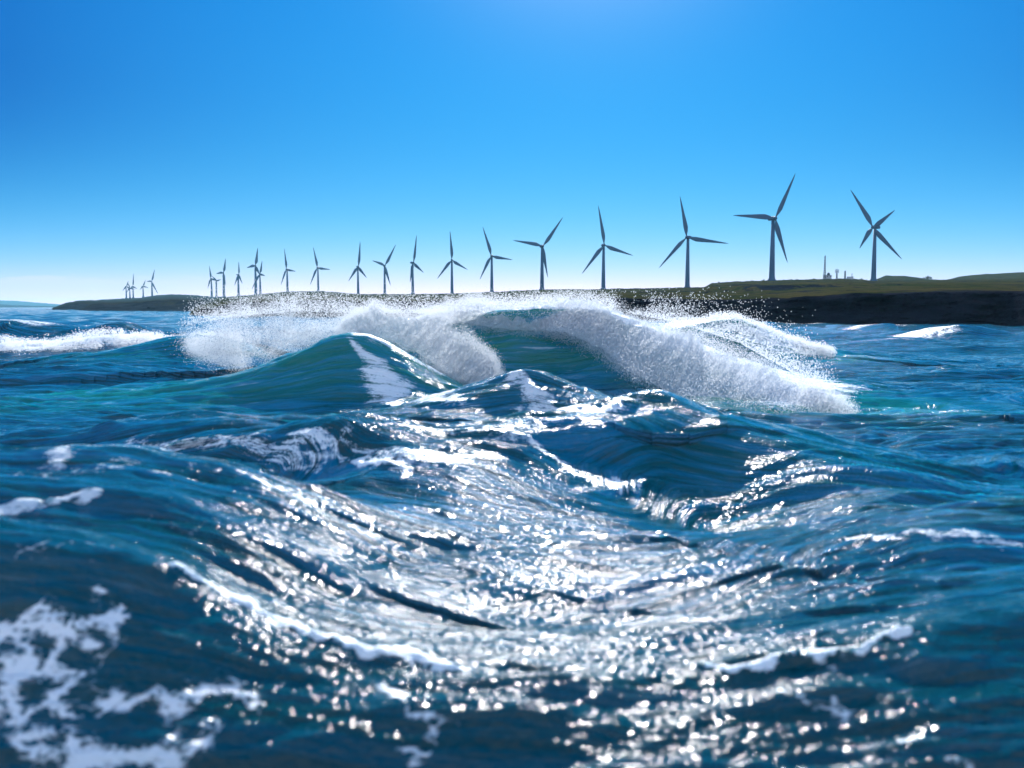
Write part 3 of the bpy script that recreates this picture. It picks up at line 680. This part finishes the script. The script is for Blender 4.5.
TURB = [ # hub x, hub y, base y, blade tips, yaw (deg), label
 (873.5,228,281,[(851.4,190.7),(888.7,212.2),(895.5,260),(860,248.5)],-62,'rightmost wind turbine, four blades showing and its housing poking out to the left'),
 (771.8,219.5,281,[(794.4,175),(728,218),(787.5,263)],20,'tallest wind turbine, on the hill just left of the small radio mast'),
 (687.3,238,288.3,[(679.3,197.5),(721.5,246),(661,267.5)],-35,'third wind turbine from the right, one blade nearly upright, left of the dark scarp'),
 (603.3,245.8,289.7,[(597.5,207),(633,256),(581.5,274)],10,'wind turbine above the largest breaker, fourth from the right'),
 (542,246.8,290.3,[(562.8,218),(513,241.5),(547.5,277.5)],15,'fifth wind turbine from the right, one blade flat to the left'),
 (491.8,256.5,292.5,[(483,227.5),(512.5,260.5),(479.8,279.5)],-10,'sixth wind turbine from the right, upper blade leaning left'),
 (452,260.5,294,[(450.5,231.8),(467.5,270),(437.5,279)],5,'seventh wind turbine from the right, its upper blade straight up'),
 (412.8,263,294.3,[(417,236),(423.3,272.8),(410.5,282.5)],35,'eighth wind turbine from the right, a blade hanging along its tower'),
 (384.8,266,294.3,[(396,245),(373.5,261),(390.5,285.5)],20,'ninth wind turbine from the right, two blades spread upward'),
 (358.2,267,294.6,[(361,241.8),(366.5,278),(349.5,281.5)],25,'tenth wind turbine from the right, above the peak of the green wave'),
 (318.3,268,292,[(314,247.5),(331.5,270),(310,285)],-15,'eleventh wind turbine from the right, blade flat to the right, on the hump'),
 (287.5,269.5,292.3,[(285.3,249),(297,271.8),(280.8,285)],-20,'twelfth wind turbine from the right, left of the hump'),
 (260.4,274,294.8,[(263,261),(265.4,276),(252.7,289.5)],15,'front one of the two overlapping wind turbines, lower hub and visible tower'),
 (256,266,295,[(259,248.5),(248.3,268),(261,276)],12,'rear one of the two overlapping wind turbines, its hub higher than the other'),
 (238.6,275,295.4,[(239.6,262),(242,283.7),(236,285.7)],50,'narrow wind turbine seen side on, left of the overlapping pair'),
 (224,273,296.7,[(226.6,258.8),(217.6,274),(226,286)],20,'wind turbine with one blade pointing left, second left of the overlapping pair'),
 (216.6,281,296.7,[(213,276),(221,279.5),(217,289)],30,'short pale wind turbine tucked between two taller ones'),
 (211.8,278.8,296.8,[(210.3,266),(219.5,280.8),(207.8,288.6)],-15,'leftmost wind turbine of the near row, blade reaching right'),
 (152.2,281.6,296.4,[(155.5,269.6),(147.8,281.5),(158,294)],10,'rightmost distant wind turbine on the long low headland'),
 (143.3,286,296.8,[(145.8,280),(141,290),(148,288)],30,'faintest distant wind turbine, left of the rightmost one on the low headland'),
 (133.3,286.3,297.6,[(134.4,273.6),(137.2,289),(130.5,289.5)],15,'tallest of the three distant wind turbines clustered on the low headland'),
 (130.0,288,297.8,[(128.5,282),(134,289.5),(127.5,293)],40,'middle short one of the clustered distant wind turbines'),
 (126.4,286.6,298.2,[(128.5,281),(124.2,291),(131,289.5)],50,'leftmost distant wind turbine of the cluster on the low headland'),
]
for hx, hy, by, tips, yaw, lab in TURB:
    hp = by - hy
    D = HUBH * F / hp
    if hx > 300: D = float(np.interp(hx, [318,358,385,413,452,492,542,603,687,772,872], [2450,2150,2100,1900,1760,1640,1370,1350,1180,975,1100]))
    elif hx > 205: D = float(np.interp(hx, [212,240,260,288], [3200,3000,2800,2600]))
    else: D = 3900.
    mpp = D / F; hub_h = hp * mpp
    x, y, z = [float(q) for q in at(hx, by, D)]
    root = bpy.data.objects.new('wind_turbine', None); C.objects.link(root)
    root.location = (x, y, z); root.empty_display_size = 5
    tag(root, lab, 'wind turbine', 'wind turbines standing in a line along the headland' if hx > 205 else 'distant wind turbines on the low headland')
    rr_ = hub_h * .040 + (0.25 * mpp if hx < 300 else .2)
    Vv, Fv = tower_mesh(hub_h, rr_); mesh_np('tower', Vv, Fv, True, tm, root)
    k = hub_h / 60.
    ya = R(yaw); front = 3.4 * k
    Vv, Fv = box_mesh(-1.9 * k, 1.9 * k, -2.2 * k, 7.0 * k, hub_h - 1.7 * k, hub_h + 2.1 * k)
    nac = mesh_np('nacelle', Vv, Fv, True, tm, root); nac.rotation_euler.z = ya
    Vv, Fv = revolve([(.01, 2.6 * k), (.8 * k, 2.4 * k), (1.5 * k, 1.5 * k), (1.9 * k, 0), (1.9 * k, -1.4 * k), (.01, -1.5 * k)], 20, 'y')
    hub = mesh_np('hub', Vv, Fv, True, tm, root)
    fy = Vector((math.sin(ya), -math.cos(ya), 0)) * front
    hub.location = (fy.x, fy.y, hub_h); hub.rotation_euler.z = ya
    for tx, ty in tips:
        dx, dz = (tx - hx) * mpp, (hy - ty) * mpp
        dx -= fy.x; dx = dx if abs(dx) > .01 else .01
        dxr = dx / max(.45, math.cos(ya)) if abs(yaw) < 55 else dx / .9
        Lb = math.hypot(dxr, dz)
        Vv, Fv = blade_mesh(Lb - .8 * k, (5.4 * k + (.35 * mpp if hx < 420 else 0)))
        b = mesh_np('blade', Vv, Fv, True, tm, root)
        th_ = math.atan2(dxr, dz)
        yb = ya if abs(yaw) < 55 else R(-20)
        b.rotation_euler = (0, th_, yb)
        b.location = (fy.x + .8 * k * math.sin(th_) * math.cos(yb), fy.y + .8 * k * math.sin(th_) * math.sin(yb), hub_h + .8 * k * math.cos(th_))

# ------------------------------------------------------------------ small station and bushes on the skyline
def flat_mat(name, c, r=.8):
    mm, Nn, Ll = mat(name); P = Nn['Principled BSDF']; P.inputs['Roughness'].default_value = r
    n = Nn.new('ShaderNodeTexNoise'); n.inputs['Scale'].default_value = 1.5; n.inputs['Detail'].default_value = 6
    q = Nn.new('ShaderNodeValToRGB'); q.color_ramp.elements[0].position = .3; q.color_ramp.elements[1].position = .7
    q.color_ramp.elements[0].color = tuple(v * .7 for v in c) + (1,); q.color_ramp.elements[1].color = tuple(c) + (1,)
    t = Nn.new('ShaderNodeTexCoord'); Ll.new(t.outputs['Object'], n.inputs['Vector']); Ll.new(n.outputs[0], q.inputs[0]); Ll.new(q.outputs[0], P.inputs['Base Color'])
    return mm
steel = flat_mat('grey_steel', (.25, .27, .3)); white = flat_mat('white_wall', (.6, .62, .64)); roofm = flat_mat('dark_roof', (.08, .09, .1)); leaf = flat_mat('bush_leaves', (.03, .05, .015))
def boxes(lst):
    Vv, Fv = [], []
    for x0, x1, y0, y1, z0, z1 in lst:
        b = len(Vv); Vv += [(x, y, z) for x in (x0, x1) for y in (y0, y1) for z in (z0, z1)]
        Fv += [tuple(b + i for i in f) for f in ((0,1,3,2),(4,6,7,5),(0,4,5,1),(2,3,7,6),(0,2,6,4),(1,5,7,3))]
    return np.array(Vv, float), np.array(Fv)
def struts(pairs, r, seg=6):
    Vv, Fv = [], []
    for p, q in pairs:
        p, q = Vector(p), Vector(q); d = (q - p).normalized(); u = d.orthogonal().normalized(); v = d.cross(u); b = len(Vv)
        for e in (p, q):
            for j in range(seg):
                a = 2 * math.pi * j / seg; Vv.append(tuple(e + (u * math.cos(a) + v * math.sin(a)) * r))
        Fv += [(b + j, b + (j + 1) % seg, b + seg + (j + 1) % seg, b + seg + j) for j in range(seg)]
    return np.array(Vv), np.array(Fv)
def root_at(name, px_, py_, D, lab, cat_, grp=None):
    r = bpy.data.objects.new(name, None); C.objects.link(r); r.location = [float(q) for q in at(px_, py_, D)]
    return tag(r, lab, cat_, grp)
D0 = 1040.
def mast(px_, py_, h, wdt, lab, bars=0, r=.22):
    t = root_at('radio_mast', px_, py_, D0, lab, 'mast')
    cs = [(-wdt, -wdt), (wdt, -wdt), (wdt, wdt), (-wdt, wdt)]
    Vv, Fv = struts([((x, y, -1), (x * .3, y * .3, h)) for x, y in cs], r); mesh_np('frame', Vv, Fv, False, steel, t)
    pr = []; n = max(3, int(h / 2))
    for i in range(n):
        z0, z1 = h * i / n, h * (i + 1) / n; f0, f1 = 1 - .7 * i / n, 1 - .7 * (i + 1) / n
        for j in range(4):
            a, b = cs[j], cs[(j + 1) % 4]; pr.append(((a[0] * f0, a[1] * f0, z0), (b[0] * f1, b[1] * f1, z1)))
    Vv, Fv = struts(pr, r * .6); mesh_np('bracing', Vv, Fv, False, steel, t)
    if bars:
        Vv, Fv = struts([((-bars, 0, h * .7), (bars, 0, h * .7)), ((-bars, 0, h * .5), (-bars, 0, h * .95)), ((bars, 0, h * .5), (bars, 0, h * .95))], r); mesh_np('antenna', Vv, Fv, False, steel, t)
mast(824.6, 277.5, 23, .9, 'tallest thin lattice mast on the skyline beside the small white station hut')
mast(836.8, 277.5, 9, .5, 'short mast with a crossbar right of the white station hut', 1.6, .28)
t = root_at('station_hut', 827, 278, D0 + 4, 'small white hut with a dome on its roof at the foot of the tall mast', 'building')
Vv, Fv = boxes([(-3.6, 4.2, -2, 2, -2, 2.6)]); mesh_np('wall', Vv, Fv, False, white, t)
Vv, Fv = boxes([(-3.9, 4.5, -2.3, 2.3, 2.6, 2.95)]); rf = mesh_np('roof', Vv, Fv, False, roofm, t)
Vv, Fv = revolve([(1.6, 0), (1.6, 1.0), (1.4, 1.8), (.8, 2.5), (.01, 2.8)], 16); dm = mesh_np('dome', Vv, Fv, True, roofm, rf); dm.location = (1.5, 0, 2.95)
Vv, Fv = boxes([(-3.0, -2.1, -2.05, -1.99, .1, 2.1)]); mesh_np('door', Vv, Fv, False, roofm, t)
for xw in (-.6, 2.8):
    Vv, Fv = boxes([(xw, xw + 1.0, -2.05, -1.99, 1.0, 1.9)]); mesh_np('window', Vv, Fv, False, roofm, t)
Vv, Fv = revolve([(.01, -1), (1.0, -1), (.75, 7), (.9, 7.05), (.9, 7.4), (.6, 7.4), (.6, 7.1), (.01, 7)], 16)
o = mesh_np('chimney', Vv, Fv, True, white); o.location = [float(q) for q in at(845, 277.8, D0)]; tag(o, 'pale upright stack standing alone right of the masts', 'chimney')
t = root_at('shed', 850, 278.3, D0, 'low dark shed with a vent pipe, rightmost of the small station', 'building')
Vv, Fv = boxes([(-2.6, 3, -1.6, 1.6, -2, 1.4)]); mesh_np('wall', Vv, Fv, False, white, t)
Vv, Fv = boxes([(-2.8, 3.2, -1.8, 1.8, 1.4, 1.7)]); mesh_np('roof', Vv, Fv, False, roofm, t)
Vv, Fv = struts([((2, 0, 1.6), (2, 0, 5.4))], .28); mesh_np('vent_pipe', Vv, Fv, True, steel, t)
def bush_mesh(rx, rz, n=420, sd_=1):
    g = np.random.default_rng(sd_); c = g.normal(0, 1, (n, 3)); c /= np.linalg.norm(c, axis=1)[:, None]; c *= g.random((n, 1)) ** .35
    lum = 1 + .35 * np.sin(c[:, 0] * 5 + sd_) * np.cos(c[:, 1] * 4 + sd_)
    c = c * np.array([rx, rx * .8, rz]) * lum[:, None]; c[:, 2] = np.abs(c[:, 2])
    a = g.normal(0, 1, (n, 3)); b = g.normal(0, 1, (n, 3)); a /= np.linalg.norm(a, axis=1)[:, None]; b /= np.linalg.norm(b, axis=1)[:, None]
    s_ = .22 * rz + .1
    return np.stack([c, c + a * s_, c + b * s_], 1).reshape(-1, 3), np.arange(n * 3).reshape(-1, 3)
PXR = np.arange(184, 1240, 1.2)
def ridge_py(x): return float(np.interp(x, PXR, ridge_keep))
def bush(x, dy, rx, rz, D, lab, grp, sd_):
    Vv, Fv = bush_mesh(rx, rz, sd_=sd_); o = mesh_np('bush', Vv, Fv, False, leaf); o.location = [float(q) for q in at(x, ridge_py(x) + dy, D)]; tag(o, lab, 'bush', grp)
bush(928, -1.5, 5.5, 3.2, 1250, 'largest dark round bush on the skyline between the right turbine and the picture edge', None, 5)
for i, x in enumerate([719, 727, 738, 747, 752, 763, 783, 791, 797, 806, 814, 861, 866]):
    bush(x, 1.2, rng.uniform(1.6, 3), rng.uniform(1.2, 2.2), float(np.interp(x, [687,772,872], [1180,975,1100])), 'small dark bush on the skyline around the two rightmost turbines', 'small bushes along the headland skyline', 20 + i)

# ------------------------------------------------------------------ sea air
hm = bpy.data.materials.new('haze_air'); hm.use_nodes = True
hn_ = hm.node_tree.nodes; hn_.remove(hn_['Principled BSDF'])
pv = hn_.new('ShaderNodeVolumePrincipled'); pv.inputs['Color'].default_value = (.28, .74, 1, 1)
pv.inputs['Density'].default_value = 3.0e-5; pv.inputs['Anisotropy'].default_value = .35
hm.node_tree.links.new(pv.outputs[0], hn_['Material Output'].inputs['Volume'])
Vv, Fv = boxes([(-19000, 19000, -400, 24000, -60, 190)])
hz = mesh_np('haze', Vv, Fv, False, hm); tag(hz, 'thin blue sea haze over the whole bay', None, None, 'stuff')
